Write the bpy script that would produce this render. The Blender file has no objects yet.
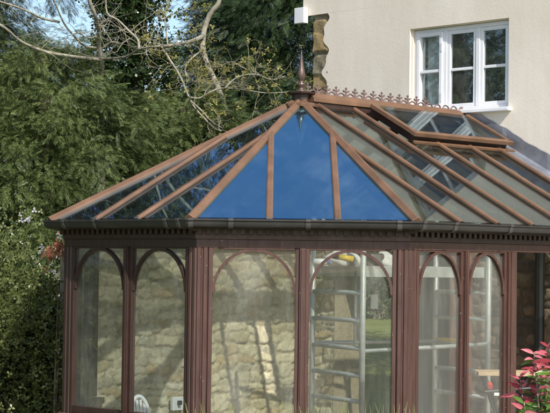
import bpy, bmesh, math, random
import numpy as np
from mathutils import Vector, Matrix
random.seed(7); rng = np.random.default_rng(7)
SC = bpy.context.scene; COL = SC.collection
S2 = math.sqrt(.5)
def uv(u, v, z=0.0):                       # u runs along the ridge to the house, v across it
    return Vector((S2*u+S2*v, S2*u-S2*v, z))
U = Vector((S2, S2, 0)); V = Vector((S2, -S2, 0)); Z = Vector((0, 0, 1))

# ------------------------------------------------------------------ materials
def mat(name):
    m = bpy.data.materials.new(name); m.use_nodes = True
    nt = m.node_tree; b = nt.nodes['Principled BSDF']
    return m, nt, b
def N(nt, t, **k):
    n = nt.nodes.new(t)
    for a, v in k.items():
        if a in n.inputs: n.inputs[a].default_value = v
        else: setattr(n, a, v)
    return n
def ramp(nt, fac, stops):
    r = nt.nodes.new('ShaderNodeValToRGB'); e = r.color_ramp.elements
    while len(e) < len(stops): e.new(.5)
    for el, (p, c) in zip(e, stops): el.position = p; el.color = (*c, 1)
    nt.links.new(fac, r.inputs[0]); return r.outputs[0]
def coords(nt, scale=(1, 1, 1), rot=(0, 0, 0)):
    t = nt.nodes.new('ShaderNodeTexCoord'); mp = nt.nodes.new('ShaderNodeMapping')
    mp.inputs['Scale'].default_value = scale; mp.inputs['Rotation'].default_value = rot
    nt.links.new(t.outputs['Object'], mp.inputs[0]); return mp.outputs[0]
def noise(nt, co, scale, detail=4, rough=.6):
    n = N(nt, 'ShaderNodeTexNoise', Scale=scale, Detail=detail, Roughness=rough)
    nt.links.new(co, n.inputs['Vector']); return n.outputs[0]
def bump(nt, b, h, strength, dist=.01):
    k = N(nt, 'ShaderNodeBump', Strength=strength, Distance=dist)
    nt.links.new(h, k.inputs['Height']); nt.links.new(k.outputs[0], b.inputs['Normal'])
def simple(name, c, rough=.5, metal=0, var=.25, scale=6, bmp=0, spec=.5):
    m, nt, b = mat(name); co = coords(nt)
    n = noise(nt, co, scale)
    lo = tuple(x*(1-var) for x in c); hi = tuple(min(1, x*(1+var)) for x in c)
    nt.links.new(ramp(nt, n, [(.3, lo), (.7, hi)]), b.inputs['Base Color'])
    b.inputs['Roughness'].default_value = rough; b.inputs['Metallic'].default_value = metal
    b.inputs['Specular IOR Level'].default_value = spec
    if bmp: bump(nt, b, noise(nt, co, scale*6), bmp)
    return m
def wood(name, c, chips=0.0):
    m, nt, b = mat(name); co = coords(nt, (30, 30, 2.2)); co2 = coords(nt)
    g = noise(nt, co, 1.5, 6)
    col = ramp(nt, g, [(.25, tuple(x*.62 for x in c)), (.5, c), (.8, tuple(x*1.45 for x in c))])
    if chips:
        cn = noise(nt, coords(nt, (14, 14, 5)), 5.5, 3, .7)
        f = ramp(nt, cn, [(chips, (0, 0, 0)), (chips+.02, (1, 1, 1))])
        mx = nt.nodes.new('ShaderNodeMix'); mx.data_type = 'RGBA'
        nt.links.new(f, mx.inputs[0]); nt.links.new(col, mx.inputs[6]); mx.inputs[7].default_value = (.42, .36, .33, 1)
        col = mx.outputs[2]
    nt.links.new(col, b.inputs['Base Color'])
    nt.links.new(ramp(nt, noise(nt, co2, 9), [(.3, (.38,)*3), (.7, (.62,)*3)]), b.inputs['Roughness'])
    bump(nt, b, g, .25, .004)
    return m
def glass(name, refl, tint, f0, f1, fmax=.9, dust=0.0, dustcol=(.5, .5, .47), dscale=(1, 1, 1), wave=.06):
    """coated pane: mirror part grows towards grazing, the rest passes light; a patchy film of dust lies on it"""
    m, nt, b = mat(name); nt.nodes.remove(b); out = nt.nodes['Material Output']
    g = N(nt, 'ShaderNodeBsdfGlossy'); g.inputs['Color'].default_value = (*refl, 1); g.inputs['Roughness'].default_value = 0
    t = N(nt, 'ShaderNodeBsdfTransparent'); t.inputs['Color'].default_value = (*tint, 1)
    lw = N(nt, 'ShaderNodeLayerWeight', Blend=.5)
    mr = N(nt, 'ShaderNodeMapRange'); mr.inputs['From Min'].default_value = .15; mr.inputs['From Max'].default_value = fmax
    mr.inputs['To Min'].default_value = f0; mr.inputs['To Max'].default_value = f1
    nt.links.new(lw.outputs['Facing'], mr.inputs['Value'])
    mx = N(nt, 'ShaderNodeMixShader'); nt.links.new(mr.outputs[0], mx.inputs[0])
    nt.links.new(t.outputs[0], mx.inputs[1]); nt.links.new(g.outputs[0], mx.inputs[2])
    bp = N(nt, 'ShaderNodeBump', Strength=wave, Distance=.01)
    nt.links.new(noise(nt, coords(nt), 2.2, 1), bp.inputs['Height']); nt.links.new(bp.outputs[0], g.inputs['Normal'])
    last = mx.outputs[0]
    if dust:
        d = N(nt, 'ShaderNodeBsdfDiffuse'); d.inputs['Color'].default_value = (*dustcol, 1)
        f = ramp(nt, noise(nt, coords(nt, dscale), 2.6, 6, .65), [(.32, (dust*.25,)*3), (.52, (dust*.7,)*3), (.72, (dust*2.1,)*3)])
        m2 = N(nt, 'ShaderNodeMixShader'); nt.links.new(f, m2.inputs[0]); nt.links.new(last, m2.inputs[1]); nt.links.new(d.outputs[0], m2.inputs[2]); last = m2.outputs[0]
    nt.links.new(last, out.inputs[0])
    return m
def leafmat(name, stops, trans=.35, rough=.5, sc=1.3):
    m, nt, b = mat(name); out = nt.nodes['Material Output']
    geo = N(nt, 'ShaderNodeNewGeometry'); co = coords(nt)
    mth = N(nt, 'ShaderNodeMath', operation='MULTIPLY_ADD'); mth.inputs[1].default_value = .55
    n = noise(nt, co, sc, 3); m2 = N(nt, 'ShaderNodeMath', operation='MULTIPLY_ADD')
    nt.links.new(geo.outputs['Random Per Island'], mth.inputs[0]); 
    nt.links.new(n, m2.inputs[0]); m2.inputs[1].default_value = .9; m2.inputs[2].default_value = -.22
    nt.links.new(m2.outputs[0], mth.inputs[2])
    c = ramp(nt, mth.outputs[0], stops)
    nt.links.new(c, b.inputs['Base Color']); b.inputs['Roughness'].default_value = rough
    b.inputs['Specular IOR Level'].default_value = .35
    tr = N(nt, 'ShaderNodeBsdfTranslucent'); nt.links.new(c, tr.inputs[0])
    mx = N(nt, 'ShaderNodeMixShader'); mx.inputs[0].default_value = trans
    nt.links.new(b.outputs[0], mx.inputs[1]); nt.links.new(tr.outputs[0], mx.inputs[2]); nt.links.new(mx.outputs[0], out.inputs[0])
    return m
def stonemat(name):
    m, nt, b = mat(name); co = coords(nt)
    a = N(nt, 'ShaderNodeAttribute', attribute_name='stone')
    n = noise(nt, co, 22, 6, .7)
    v = ramp(nt, n, [(.25, (.62, .6, .55)), (.75, (1.2, 1.18, 1.12))])
    mx = nt.nodes.new('ShaderNodeMix'); mx.data_type = 'RGBA'; mx.blend_type = 'MULTIPLY'; mx.inputs[0].default_value = 1
    nt.links.new(a.outputs['Color'], mx.inputs[6]); nt.links.new(v, mx.inputs[7])
    nt.links.new(mx.outputs[2], b.inputs['Base Color']); b.inputs['Roughness'].default_value = .95
    bump(nt, b, noise(nt, co, 60, 5), .5, .006)
    return m

M = {}
M['wood'] = wood('dark_shaded_timber', (.036, .017, .012))  # same timber darkened: shade of left facets and eaves is in the colour
M['woodlit'] = wood('weathered_sunlit_timber', (.072, .034, .026), .70)  # same timber lightened for the sunlit facets; the pale chips are wear
M['bar'] = simple('tan_aluminium_cap', (.148, .079, .044), .5, .0, .26, 4.5, .08)
M['gutter'] = simple('black_brown_gutter', (.030, .028, .027), .36, 0, .35, 7, .1)
M['bracket'] = simple('gutter_joint', (.06, .055, .052), .4, 0, .3, 8)
M['end'] = simple('galvanised_clip', (.45, .45, .45), .4, .8)
M['finial'] = simple('copper_brown_metal', (.12, .078, .064), .36, .4, .25, 9)
M['crest'] = simple('pinkish_bronze_cresting', (.25, .17, .155), .35, .5, .25, 14)
M['glass_blue'] = glass('blue_solar_glass', (.34, .78, 1.0), (.74, .80, .86), .12, .92, .84, .024, (.45, .55, .65), (1, .6, 1))
M['glass_left'] = glass('blue_tree_side_glass', (.46, .64, .78), (.70, .74, .74), .12, .78, .9, .012)
M['glass_roof'] = glass('grey_roof_glass', (.80, .90, .92), (.74, .77, .75), .07, .30, .9, .014, (.4, .4, .36))
M['glass_side'] = glass('clear_side_glass', (.9, .95, 1), (.93, .935, .91), .035, .22, .9, .058, (.62, .62, .56), (2.2, 2.2, .5), .03)  # dust film whose pale haze also stands in for milky reflections
M['glass_house'] = glass('old_window_glass', (.85, .92, .95), (.9, .92, .9), .10, .45, .9, .05)
M['stone'] = stonemat('rubble_limestone')
M['lead'] = simple('lead_flashing', (.30, .31, .34), .36, .5, .3, 5, .3)
M['white'] = simple('white_gloss_paint', (.80, .80, .82), .35, 0, .05, 5)
M['plastic'] = simple('white_plastic', (.78, .77, .72), .4, 0, .06, 5)
M['black'] = simple('black_metal', (.02, .02, .02), .45)
M['alu'] = simple('scaffold_aluminium', (.52, .54, .53), .5, .35, .22, 9, .1)
M['yellow'] = simple('yellow_tool_shell', (.75, .50, .03), .4)
M['red'] = simple('red_plastic', (.55, .04, .03), .4)
M['blue'] = simple('blue_cap', (.08, .16, .45), .4)
M['cloth'] = simple('white_sacking', (.75, .74, .72), .9, 0, .15, 12, .5)
M['ply'] = simple('plywood_top', (.45, .33, .2), .6, 0, .2, 20)
M['brick'] = simple('brick_dwarf_wall', (.26, .12, .08), .9, 0, .4, 9, .5)
M['tilefloor'] = simple('terracotta_floor', (.22, .15, .11), .6, 0, .3, 4)
M['slate'] = simple('stone_roof_slates', (.16, .14, .12), .9, 0, .4, 6, .6)
M['bark'] = simple('grey_brown_bark', (.17, .14, .10), .9, 0, .45, 12, .6)
M['greybark'] = simple('grey_limb_bark', (.27, .25, .19), .9, 0, .4, 14, .5)
M['palebark'] = simple('pale_lichen_bark', (.36, .33, .24), .9, 0, .4, 14, .5)
M['curtain'] = simple('net_curtain', (.82, .82, .80), .9, 0, .15, 10)
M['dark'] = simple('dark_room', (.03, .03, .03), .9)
# cream render: faint trowel marks, stains
m, nt, b = mat('cream_render'); co = coords(nt)
n1 = noise(nt, co, 1.1, 5, .65); n2 = noise(nt, coords(nt, (1, 1, 1)), 7, 4)
c1 = ramp(nt, n1, [(.3, (.72, .645, .54)), (.7, (.81, .735, .63))])
st = ramp(nt, noise(nt, coords(nt, (5, 5, .7)), 1.3, 5, .7), [(.35, (.93, .93, .92)), (.65, (1.0, 1.0, 1.0))])
mx = nt.nodes.new('ShaderNodeMix'); mx.data_type = 'RGBA'; mx.blend_type = 'MULTIPLY'; mx.inputs[0].default_value = 1
nt.links.new(c1, mx.inputs[6]); nt.links.new(st, mx.inputs[7]); nt.links.new(mx.outputs[2], b.inputs['Base Color'])
b.inputs['Roughness'].default_value = .92
ad = N(nt, 'ShaderNodeMath', operation='ADD'); nt.links.new(noise(nt, co, 4.5, 3), ad.inputs[0]); nt.links.new(noise(nt, co, 45, 3), ad.inputs[1])
bump(nt, b, ad.outputs[0], .10, .012); M['render'] = m
# lawn
m, nt, b = mat('mown_lawn'); co = coords(nt)
nt.links.new(ramp(nt, noise(nt, co, 1.4, 8, .7), [(.3, (.10, .125, .03)), (.5, (.15, .175, .045)), (.7, (.20, .215, .07))]), b.inputs['Base Color'])
b.inputs['Roughness'].default_value = .95; bump(nt, b, noise(nt, co, 40, 4), .8, .03); M['lawn'] = m
M['cypress'] = leafmat('grey_green_conifer', [(.1, (.012, .022, .010)), (.48, (.042, .064, .022)), (.8, (.115, .145, .05)), (1, (.24, .26, .11))], .2)
M['golden'] = leafmat('yellow_green_conifer', [(.12, (.013, .026, .010)), (.44, (.066, .097, .028)), (.72, (.185, .235, .075)), (1, (.42, .46, .20))], .2)
M['darkcon'] = leafmat('dark_conifer', [(.0, (.012, .028, .012)), (.5, (.036, .065, .024)), (.85, (.075, .12, .036)), (1, (.13, .17, .055))], .2)
M['ivy'] = leafmat('ivy_leaf', [(.0, (.010, .024, .010)), (.5, (.03, .055, .018)), (1, (.08, .12, .04))], .15, .3)
M['shrub'] = leafmat('olive_shrub_leaf', [(.0, (.035, .05, .016)), (.45, (.10, .13, .04)), (.8, (.20, .22, .08)), (1, (.33, .33, .17))], .25, .4, 1.8)
M['blossom'] = leafmat('white_blossom', [(.0, (.20, .22, .20)), (.5, (.42, .43, .45)), (1, (.7, .7, .72))], .3)
M['orange'] = leafmat('orange_red_leaf', [(.0, (.22, .06, .04)), (.5, (.42, .16, .10)), (1, (.6, .36, .28))], .35)
M['catkin'] = leafmat('yellow_young_leaf', [(.0, (.13, .12, .03)), (.5, (.27, .25, .06)), (1, (.46, .44, .16))], .4)
M['redleaf'] = leafmat('glossy_red_leaf', [(.0, (.16, .03, .03)), (.35, (.38, .05, .06)), (.7, (.62, .16, .19)), (1, (.72, .40, .36))], .35, .3, 6)
M['greenleaf'] = leafmat('glossy_green_leaf', [(.0, (.05, .10, .02)), (.5, (.10, .19, .03)), (1, (.20, .30, .06))], .3, .25)
M['blade'] = leafmat('pale_sword_leaf', [(.0, (.16, .22, .06)), (.5, (.32, .38, .13)), (1, (.5, .52, .24))], .35, .45)

# ------------------------------------------------------------------ helpers
class MB:
    def __init__(s): s.v = []; s.f = []
    def add(s, vs, fs):
        o = len(s.v); s.v += [Vector(p) for p in vs]; s.f += [tuple(o+i for i in f) for f in fs]
    def obox(s, c, ax, ay, az, hx, hy, hz):
        c = Vector(c); P = [c+ax*(i*hx)+ay*(j*hy)+az*(k*hz) for k in (-1, 1) for j in (-1, 1) for i in (-1, 1)]
        s.add(P, [(0, 2, 3, 1), (4, 5, 7, 6), (0, 1, 5, 4), (2, 6, 7, 3), (0, 4, 6, 2), (1, 3, 7, 5)]); return s
    def box(s, a, b):
        a, b = Vector(a), Vector(b); c = (a+b)/2; h = (b-a)/2
        return s.obox(c, Vector((1, 0, 0)), Vector((0, 1, 0)), Z, abs(h.x), abs(h.y), abs(h.z))
    def uvbox(s, u0, u1, v0, v1, z0, z1):
        return s.obox(uv((u0+u1)/2, (v0+v1)/2, (z0+z1)/2), U, V, Z, abs(u1-u0)/2, abs(v1-v0)/2, abs(z1-z0)/2)
    def beam(s, a, b, w, h, up, off=0.0):
        a, b = Vector(a), Vector(b); d = (b-a); L = d.length; d.normalize()
        side = d.cross(up).normalized(); u2 = side.cross(d).normalized()
        return s.obox((a+b)/2+u2*off, d, side, u2, L/2, w/2, h/2)
    def tube(s, pts, rs, n=8, cap=True):
        pts = [Vector(p) for p in pts]
        if not hasattr(rs, '__len__'): rs = [rs]*len(pts)
        o = len(s.v); prev = None
        for i, p in enumerate(pts):
            d = (pts[min(i+1, len(pts)-1)]-pts[max(i-1, 0)]).normalized()
            if prev is None: x = d.orthogonal().normalized()
            else: x = (prev-d*prev.dot(d)).normalized()
            prev = x; y = d.cross(x)
            for k in range(n):
                a = 2*math.pi*k/n; s.v.append(p+(x*math.cos(a)+y*math.sin(a))*rs[i])
        for i in range(len(pts)-1):
            for k in range(n):
                k2 = (k+1) % n; s.f.append((o+i*n+k, o+i*n+k2, o+(i+1)*n+k2, o+(i+1)*n+k))
        if cap:
            s.f.append(tuple(o+k for k in range(n))[::-1]); s.f.append(tuple(o+(len(pts)-1)*n+k for k in range(n)))
        return s
    def lathe(s, c, prof, n=16):
        return s.tube([Vector(c)+Z*z for r, z in prof], [r for r, z in prof], n)
    def prism(s, poly, ext):                # poly: list of Vectors, ext: extrusion vector
        n = len(poly); ext = Vector(ext); vs = [Vector(p) for p in poly]+[Vector(p)+ext for p in poly]
        s.add(vs, [tuple(range(n))[::-1], tuple(range(n, 2*n))]+[(i, (i+1) % n, n+(i+1) % n, n+i) for i in range(n)])
        return s
    def build(s, name, m, parent=None, bevel=0, smooth=False, fix=True):
        me = bpy.data.meshes.new(name)
        off = Vector((0, 0, 0)); p = parent
        while p is not None: off += p.location; p = p.parent
        me.from_pydata([v-off for v in s.v], [], s.f); me.materials.append(m)
        if fix:
            bm = bmesh.new(); bm.from_mesh(me); bmesh.ops.recalc_face_normals(bm, faces=bm.faces); bm.to_mesh(me); bm.free()
        if smooth:
            for p_ in me.polygons: p_.use_smooth = True
        o = bpy.data.objects.new(name, me); COL.objects.link(o)
        if parent is not None: o.parent = parent
        if bevel:
            bv = o.modifiers.new('bevel', 'BEVEL'); bv.width = bevel; bv.segments = 2; bv.limit_method = 'ANGLE'
        return o
def thing(name, label, cat, loc=(0, 0, 0), group=None):
    o = bpy.data.objects.new(name, None); COL.objects.link(o); o.location = loc; o.empty_display_size = .1
    o['label'] = label; o['category'] = cat
    if group: o['group'] = group
    return o
def tag(o, label, cat, group=None):
    o['label'] = label; o['category'] = cat
    if group: o['group'] = group
    return o
def struct(o): o['kind'] = 'structure'; return o

# ------------------------------------------------------------------ ground
def gz(x, y):
    t = max(0, min(1, (y-5)/10.)); return .95*t*t*(3-2*t)
xs = [-300, -120, -60, -30]+[i*1.0 for i in range(-20, 21)]+[30, 60, 120, 300]
ys = [-300, -120, -60, -30]+[i*1.0 for i in range(-20, 31)]+[45, 80, 150, 300]
g = MB()
g.v = [Vector((x, y, gz(x, y))) for y in ys for x in xs]
nx = len(xs); g.f = [(j*nx+i, j*nx+i+1, (j+1)*nx+i+1, (j+1)*nx+i) for j in range(len(ys)-1) for i in range(nx-1)]
struct(g.build('lawn_ground', M['lawn'], smooth=True))
pv = MB(); pv.prism([uv(-3, -3, .004), uv(-3, 3.2, .004), uv(2.0, 3.2, .004), uv(2.0, -1.7, .004), uv(-.9, -1.7, .004), uv(-.9, -3, .004)], (0, 0, .03))
struct(pv.build('patio_paving', simple('paving', (.28, .25, .21), .9, 0, .3, 5, .4)))

# ------------------------------------------------------------------ rubble stone surfaces (real relief)
def rubble(mb_name, origin, ax, ay, nrm, W, H, parent, seed, res=.0125, sw=.21, sh=.078, depth=.022, pal=None, mask=None, mortar=(.45, .41, .30)):
    r = np.random.default_rng(seed)
    pal = pal or [(.60, .56, .41), (.66, .61, .46), (.63, .57, .42), (.50, .44, .30), (.61, .55, .42), (.52, .42, .26), (.52, .49, .38), (.64, .59, .44)]
    seeds = []; y = 0; 
    while y < H+sh:
        hh = sh*r.uniform(.7, 1.35); x = -r.uniform(0, sw)
        while x < W+sw:
            ww = sw*r.uniform(.5, 1.5)
            seeds.append((x+ww/2, y+hh/2+r.uniform(-.02, .02), ww, hh, r.uniform(.35, 1), r.integers(len(pal)), r.uniform(.82, 1.15))); x += ww
        y += hh
    Sd = np.array([q[:5] for q in seeds]); ci = np.array([q[5] for q in seeds]); cb = np.array([q[6] for q in seeds])
    nx = int(W/res)+1; ny = int(H/res)+1
    gx, gy = np.meshgrid(np.linspace(0, W, nx), np.linspace(0, H, ny))
    wx = gx+.012*np.sin(gy*21+gx*5)+.010*np.sin(gy*47+gx*31); wy = gy+.012*np.sin(gx*5.3+gy*3)+.007*np.sin(gx*23+gy*19)+.004*np.sin(gx*61+2)
    out = np.zeros(gx.shape); idx = np.zeros(gx.shape, int)
    for j in range(ny):
        dx = (wx[j][:, None]-Sd[None, :, 0])/(Sd[None, :, 2]*.5); dy = (wy[j][:, None]-Sd[None, :, 1])/(Sd[None, :, 3]*.5)
        d = (np.abs(dx)**4.5+np.abs(dy)**4.5)**(1/4.5)
        k = d.argmin(1); idx[j] = k; out[j] = d[np.arange(nx), k]
    e = np.clip((.95-out)/.11, 0, 1); prof = np.sqrt(e)*(.55+.45*Sd[idx, 4])*(1+.25*np.sin(gx*37+idx*1.7)*np.sin(gy*29+idx))
    jit = .18*np.sin(gx*90+gy*60)*np.sin(gy*110-gx*37)+.22*np.sin(gx*33+idx)*np.sin(gy*41)
    tl = np.array([q_[6] for q_ in seeds])[idx]*40; dxx = (wx-Sd[idx, 0])/Sd[idx, 2]; dyy = (wy-Sd[idx, 1])/Sd[idx, 3]
    h = depth*(prof*(1+jit*.5+.55*np.sin(tl)*dxx+.5*np.cos(tl*1.7)*dyy))+.004*np.sin(gx*13)*np.sin(gy*9)
    P = np.array(origin)[None, None, :]+gx[..., None]*np.array(ax)+gy[..., None]*np.array(ay)+h[..., None]*np.array(nrm)
    colr = np.array(pal)[ci[idx]]*cb[idx][..., None]; t = np.clip(e*3.2, 0, 1)[..., None]
    colr = colr*t+np.array(mortar)*(1-t)
    off = Vector((0, 0, 0)); p = parent
    while p is not None: off += p.location; p = p.parent
    vid = np.arange(nx*ny).reshape(ny, nx)
    F = np.stack([vid[:-1, :-1], vid[:-1, 1:], vid[1:, 1:], vid[1:, :-1]], -1).reshape(-1, 4)
    if mask is not None:
        cx = (gx[:-1, :-1]+res/2).ravel(); cy = (gy[:-1, :-1]+res/2).ravel(); F = F[mask(cx, cy)]
    me = bpy.data.meshes.new(mb_name); Vv = (P.reshape(-1, 3)-np.array(off))
    used = np.unique(F); rm = -np.ones(nx*ny, int); rm[used] = np.arange(len(used))
    quads(me, Vv[used], rm[F]); ca = me.color_attributes.new('stone', 'FLOAT_COLOR', 'POINT')
    cc = np.concatenate([colr.reshape(-1, 3)[used], np.ones((len(used), 1))], 1).astype(np.float32); ca.data.foreach_set('color', cc.ravel())
    me.materials.append(M['stone'])
    for nm in ('x',): me.polygons.foreach_set('use_smooth', np.ones(len(F), bool))
    o = bpy.data.objects.new(mb_name, me); COL.objects.link(o); o.parent = parent
    return o
def quads(me, Vv, F):
    me.vertices.add(len(Vv)); me.vertices.foreach_set('co', np.asarray(Vv, np.float32).ravel())
    k = F.shape[1]; me.loops.add(F.size); me.loops.foreach_set('vertex_index', F.astype(np.int32).ravel())
    me.polygons.add(len(F)); me.polygons.foreach_set('loop_start', np.arange(0, F.size, k, dtype=np.int32))
    me.update(calc_edges=True); me.validate()

# ------------------------------------------------------------------ conservatory
D = 1.9; T8 = math.tan(math.pi/8); ZE = 2.25; RISE = 1.016; WU = 2.08; DW = 1.815
cons = thing('conservatory', 'brown timber conservatory with arched windows and blue glass hipped roof', 'conservatory', (0, 0, 0))
def corner(k, d):                            # plan corners at perpendicular distance d
    return {'WL': uv(WU-.03, -d), 'PB': uv(-d*T8, -d), 'P0': uv(-d, -d*T8), 'P1': uv(-d, d*T8), 'P2': uv(-d*T8, d), 'WR': uv(WU-.03, d)}[k]
FAC = {'L': ('P0', 'P1'), 'C': ('P1', 'P2'), 'R': ('P2', 'WR'), 'B': ('PB', 'P0'), 'S': ('WL', 'PB')}
def facdir(f):
    a, b = (corner(k, D) for k in FAC[f]); t = (b-a).normalized(); n = Vector((t.y, -t.x, 0)); return t, n
def sweep(f, prof):                          # prof: closed list of (distance, z)
    mb = MB(); a, b = FAC[f]
    mb.prism([corner(a, d)+Z*z for d, z in prof], (0, 0, 0)) if 0 else None
    n = len(prof); vs = [corner(a, d)+Z*z for d, z in prof]+[corner(b, d)+Z*z for d, z in prof]
    mb.add(vs, [tuple(range(n)), tuple(range(n, 2*n))[::-1]]+[(i, n+i, n+(i+1) % n, (i+1) % n) for i in range(n)])
    return mb
def rect(d0, d1, z0, z1): return [(d0, z0), (d1, z0), (d1, z1), (d0, z1)]
HUB = Vector((0, 0, ZE+RISE)); RT = uv(WU-.03, 0, ZE+RISE)
th = math.atan2(RISE, D)
def plane(f):                                # origin on the eave line below the hub, s along the eave, t up the slope, n out
    t, n = facdir(f); o = n*D+Z*ZE; up = (HUB-o).normalized(); nn = t.cross(up).normalized()
    if nn.z < 0: nn = -nn
    return o, t, up, nn, (HUB-o).length
def poly_clip(P, s0, s1):
    for lim, sg in ((s0, 1), (s1, -1)):
        Q = []
        for i in range(len(P)):
            a, b = P[i], P[(i+1) % len(P)]; da = sg*(a[0]-lim); db = sg*(b[0]-lim)
            if da >= 0: Q.append(a)
            if (da >= 0) != (db >= 0):
                k = da/(da-db); Q.append((a[0]+k*(b[0]-a[0]), a[1]+k*(b[1]-a[1])))
        P = Q
    return P
W2 = D*T8
VENT = (.70, 1.97, .60)                       # u0, u1, v of the lower edge
for f in 'LCRBS':
    o, t, up, nn, LS = plane(f)
    G = M['glass_blue'] if f == 'C' else M['glass_left'] if f in 'LB' else M['glass_roof']
    e = WU-.03
    if f in 'LCB': P = [(-W2, 0), (W2, 0), (0, LS)]; bars = [-.305*W2, .305*W2]
    elif f == 'R': P = [(-W2, 0), (e, 0), (e, LS), (0, LS)]; bars = [-.31, .12, .555, 1.01, 1.44, 1.85]
    else: P = [(-e, 0), (W2, 0), (0, LS), (-e, LS)]; bars = [.31, -.12, -.555, -1.01, -1.44, -1.85]
    bars = sorted(bars); ed = [min(p[0] for p in P)]+bars+[max(p[0] for p in P)]
    for i in range(len(ed)-1):
        q = poly_clip(P, ed[i]+.004, ed[i+1]-.004)
        if f == 'R' and ed[i] > .5:
            tv = LS*(1-VENT[2]/D)+.01; q = [(a, min(b_, tv)) for a, b_ in q]; q = [q[k] for k in range(len(q)) if k == 0 or (Vector(q[k])-Vector(q[k-1])).length > .005]
        if len(q) < 3: continue
        mb = MB(); mb.prism([o+t*a+up*b_-nn*.006 for a, b_ in q], nn*.006); pane_ = mb.build('roof_pane', G, cons)
    for s in bars:
        if f in 'LCB' or (f in 'RS' and ((s < 0) == (f == 'R')) and abs(s) < W2): top = LS*(1-abs(s)/W2)
        else: top = LS-.03
        if f == 'R' and s > .6: top = LS*(1-VENT[2]/D)+.02
        w = .050 if f in 'LCB' else .034
        a = o+t*s-up*.03; b_ = o+t*s+up*top
        mb = MB(); x = t*(w/2); h0 = nn*.001; h1 = nn*.017; h2 = nn*.026; xi = t*(w/2-.009)
        sec = [-x+h0, x+h0, x+h1, xi+h2, -xi+h2, -x+h1]
        mb.prism([a+q for q in sec], b_-a)
        bar = mb.build('glazing_bar', M['bar'], cons, .002)
        mb = MB().beam(a+up*.03, b_, w*.6, .05, nn, -.033); mb.build('rafter', M['wood'], bar)
        mb = MB().obox(a+nn*.002-up*.004, t, up, nn, w*.42, .008, .018); mb.obox(a-nn*.014-up*.006+t*.006, t, up, nn, .012, .01, .01)
        mb.build('end_clip', M['end'] if f in 'LC' else M['black'], bar)
# hip bars with rafter and end cap
for k in ('PB', 'P0', 'P1', 'P2'):
    c = corner(k, D)+Z*ZE; d = (HUB-c).normalized(); side = d.cross(Z).normalized(); nn = side.cross(d).normalized()
    if nn.z < 0: nn = -nn
    a = c-d*.035; b_ = HUB-d*.03
    mb = MB(); w = .040; y1 = nn*.016; 
    sec = [-side*w-nn*.012, -side*w+nn*.008, -side*(w*.16)+nn*.034, side*(w*.16)+nn*.034, side*w+nn*.008, side*w-nn*.012]
    mb.prism([a+q for q in sec], b_-a); hb = mb.build('hip_bar', M['bar'], cons, .002)
    MB().beam(a+d*.04, b_, .05, .09, nn, -.065).build('rafter', M['wood'], hb)
    MB().beam(a-d*.006, a+d*.004, .09, .03, nn, -.006).build('end_cap', M['wood'], hb)
# wall-end bar and flashing on the roof against the house (right slope)
o, t, up, nn, LS = plane('R')
e = WU-.03
# ridge: cap running to the house
rz = ZE+RISE
mb = MB()
for sgn in (1, -1): pass
sec = [uv(0, -.105, -.012), uv(0, -.10, .022), uv(0, -.06, .062), uv(0, .06, .062), uv(0, .10, .022), uv(0, .105, -.012)]
mb.prism([p+Z*rz+U*(.05) for p in sec], U*(WU-.06-.05)); mb.build('ridge_cap', M['bar'], cons, .004)
MB().uvbox(.04, WU-.04, -.09, .09, rz-.085, rz-.0125).build('ridge_beam', M['wood'], cons, .003)
# upper box under the ridge cap at the hub and the finial
mb = MB(); mb.lathe((0, 0, rz-.03), [(.15, -.03), (.155, -.005), (.10, .012), (.085, .014)], 8); mb.build('hub_plate', M['bar'], cons, .003)
MB().lathe((0, 0, rz-.02), [(.075, 0), (.075, .065), (.115, .07), (.12, .085), (.05, .095)], 8).build('hub_block', M['wood'], cons, .003)
fin = MB().lathe((0, 0, rz+.07), [(r_*.78, z_) for r_, z_ in [(.06, 0), (.055, .012), (.03, .02), (.028, .035), (.045, .05), (.048, .062), (.03, .078), (.024, .09), (.034, .10), (.040, .125), (.042, .15), (.034, .175), (.025, .21), (.015, .265), (.008, .31), (.003, .345)]], 14)
fin.build('finial', M['finial'], cons, 0, True)
# cresting: run of cross motifs on small arches
cr = MB()
zc = rz+.062
for i in range(18):
    u = .14+.115*i; r = .045
    pts = [uv(u+r*math.cos(a), 0, zc+r*.8*math.sin(a)) for a in [math.pi*k/7 for k in range(8)]]
    cr.tube(pts, .0075, 5)
cr.beam(uv(.08, 0, zc+.004), uv(WU-.06, 0, zc+.004), .02, .012, Z)
crest = cr.build('ridge_cresting', M['crest'], cons, 0, False)
motif0 = None
for i in range(14):
    u = .08+.115*i
    if motif0 is None:
        m_ = MB(); b0 = uv(0, 0, 0)
        m_.tube([b0+Z*0, b0+Z*.028], [.011, .008], 6); m_.tube([b0+Z*.028, b0+Z*.075], [.0075, .006], 6)
        for sg in (1, -1):
            m_.tube([b0+Z*.05, uv(sg*.014, 0, .047), uv(sg*.026, 0, .053)], [.008, .006, .009], 6); m_.lathe(uv(sg*.028, 0, .048), [(.004, 0), (.010, .005), (.010, .011), (.004, .016)], 6)
            m_.tube([b0+Z*.02, uv(sg*.016, 0, .022), uv(sg*.026, 0, .01)], [.007, .006, .004], 6)
        m_.lathe(Z*.068, [(.004, 0), (.011, .006), (.011, .013), (.004, .02)], 6)
        motif0 = m_.build('crest_motif', M['crest'], crest); q = motif0
    else:
        q = motif0.copy(); COL.objects.link(q); q.parent = crest
    q.location = uv(u, 0, zc+.002)
    q.rotation_euler = (random.uniform(-.05, .05), random.uniform(-.05, .05), random.uniform(-.1, .1))
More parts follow.
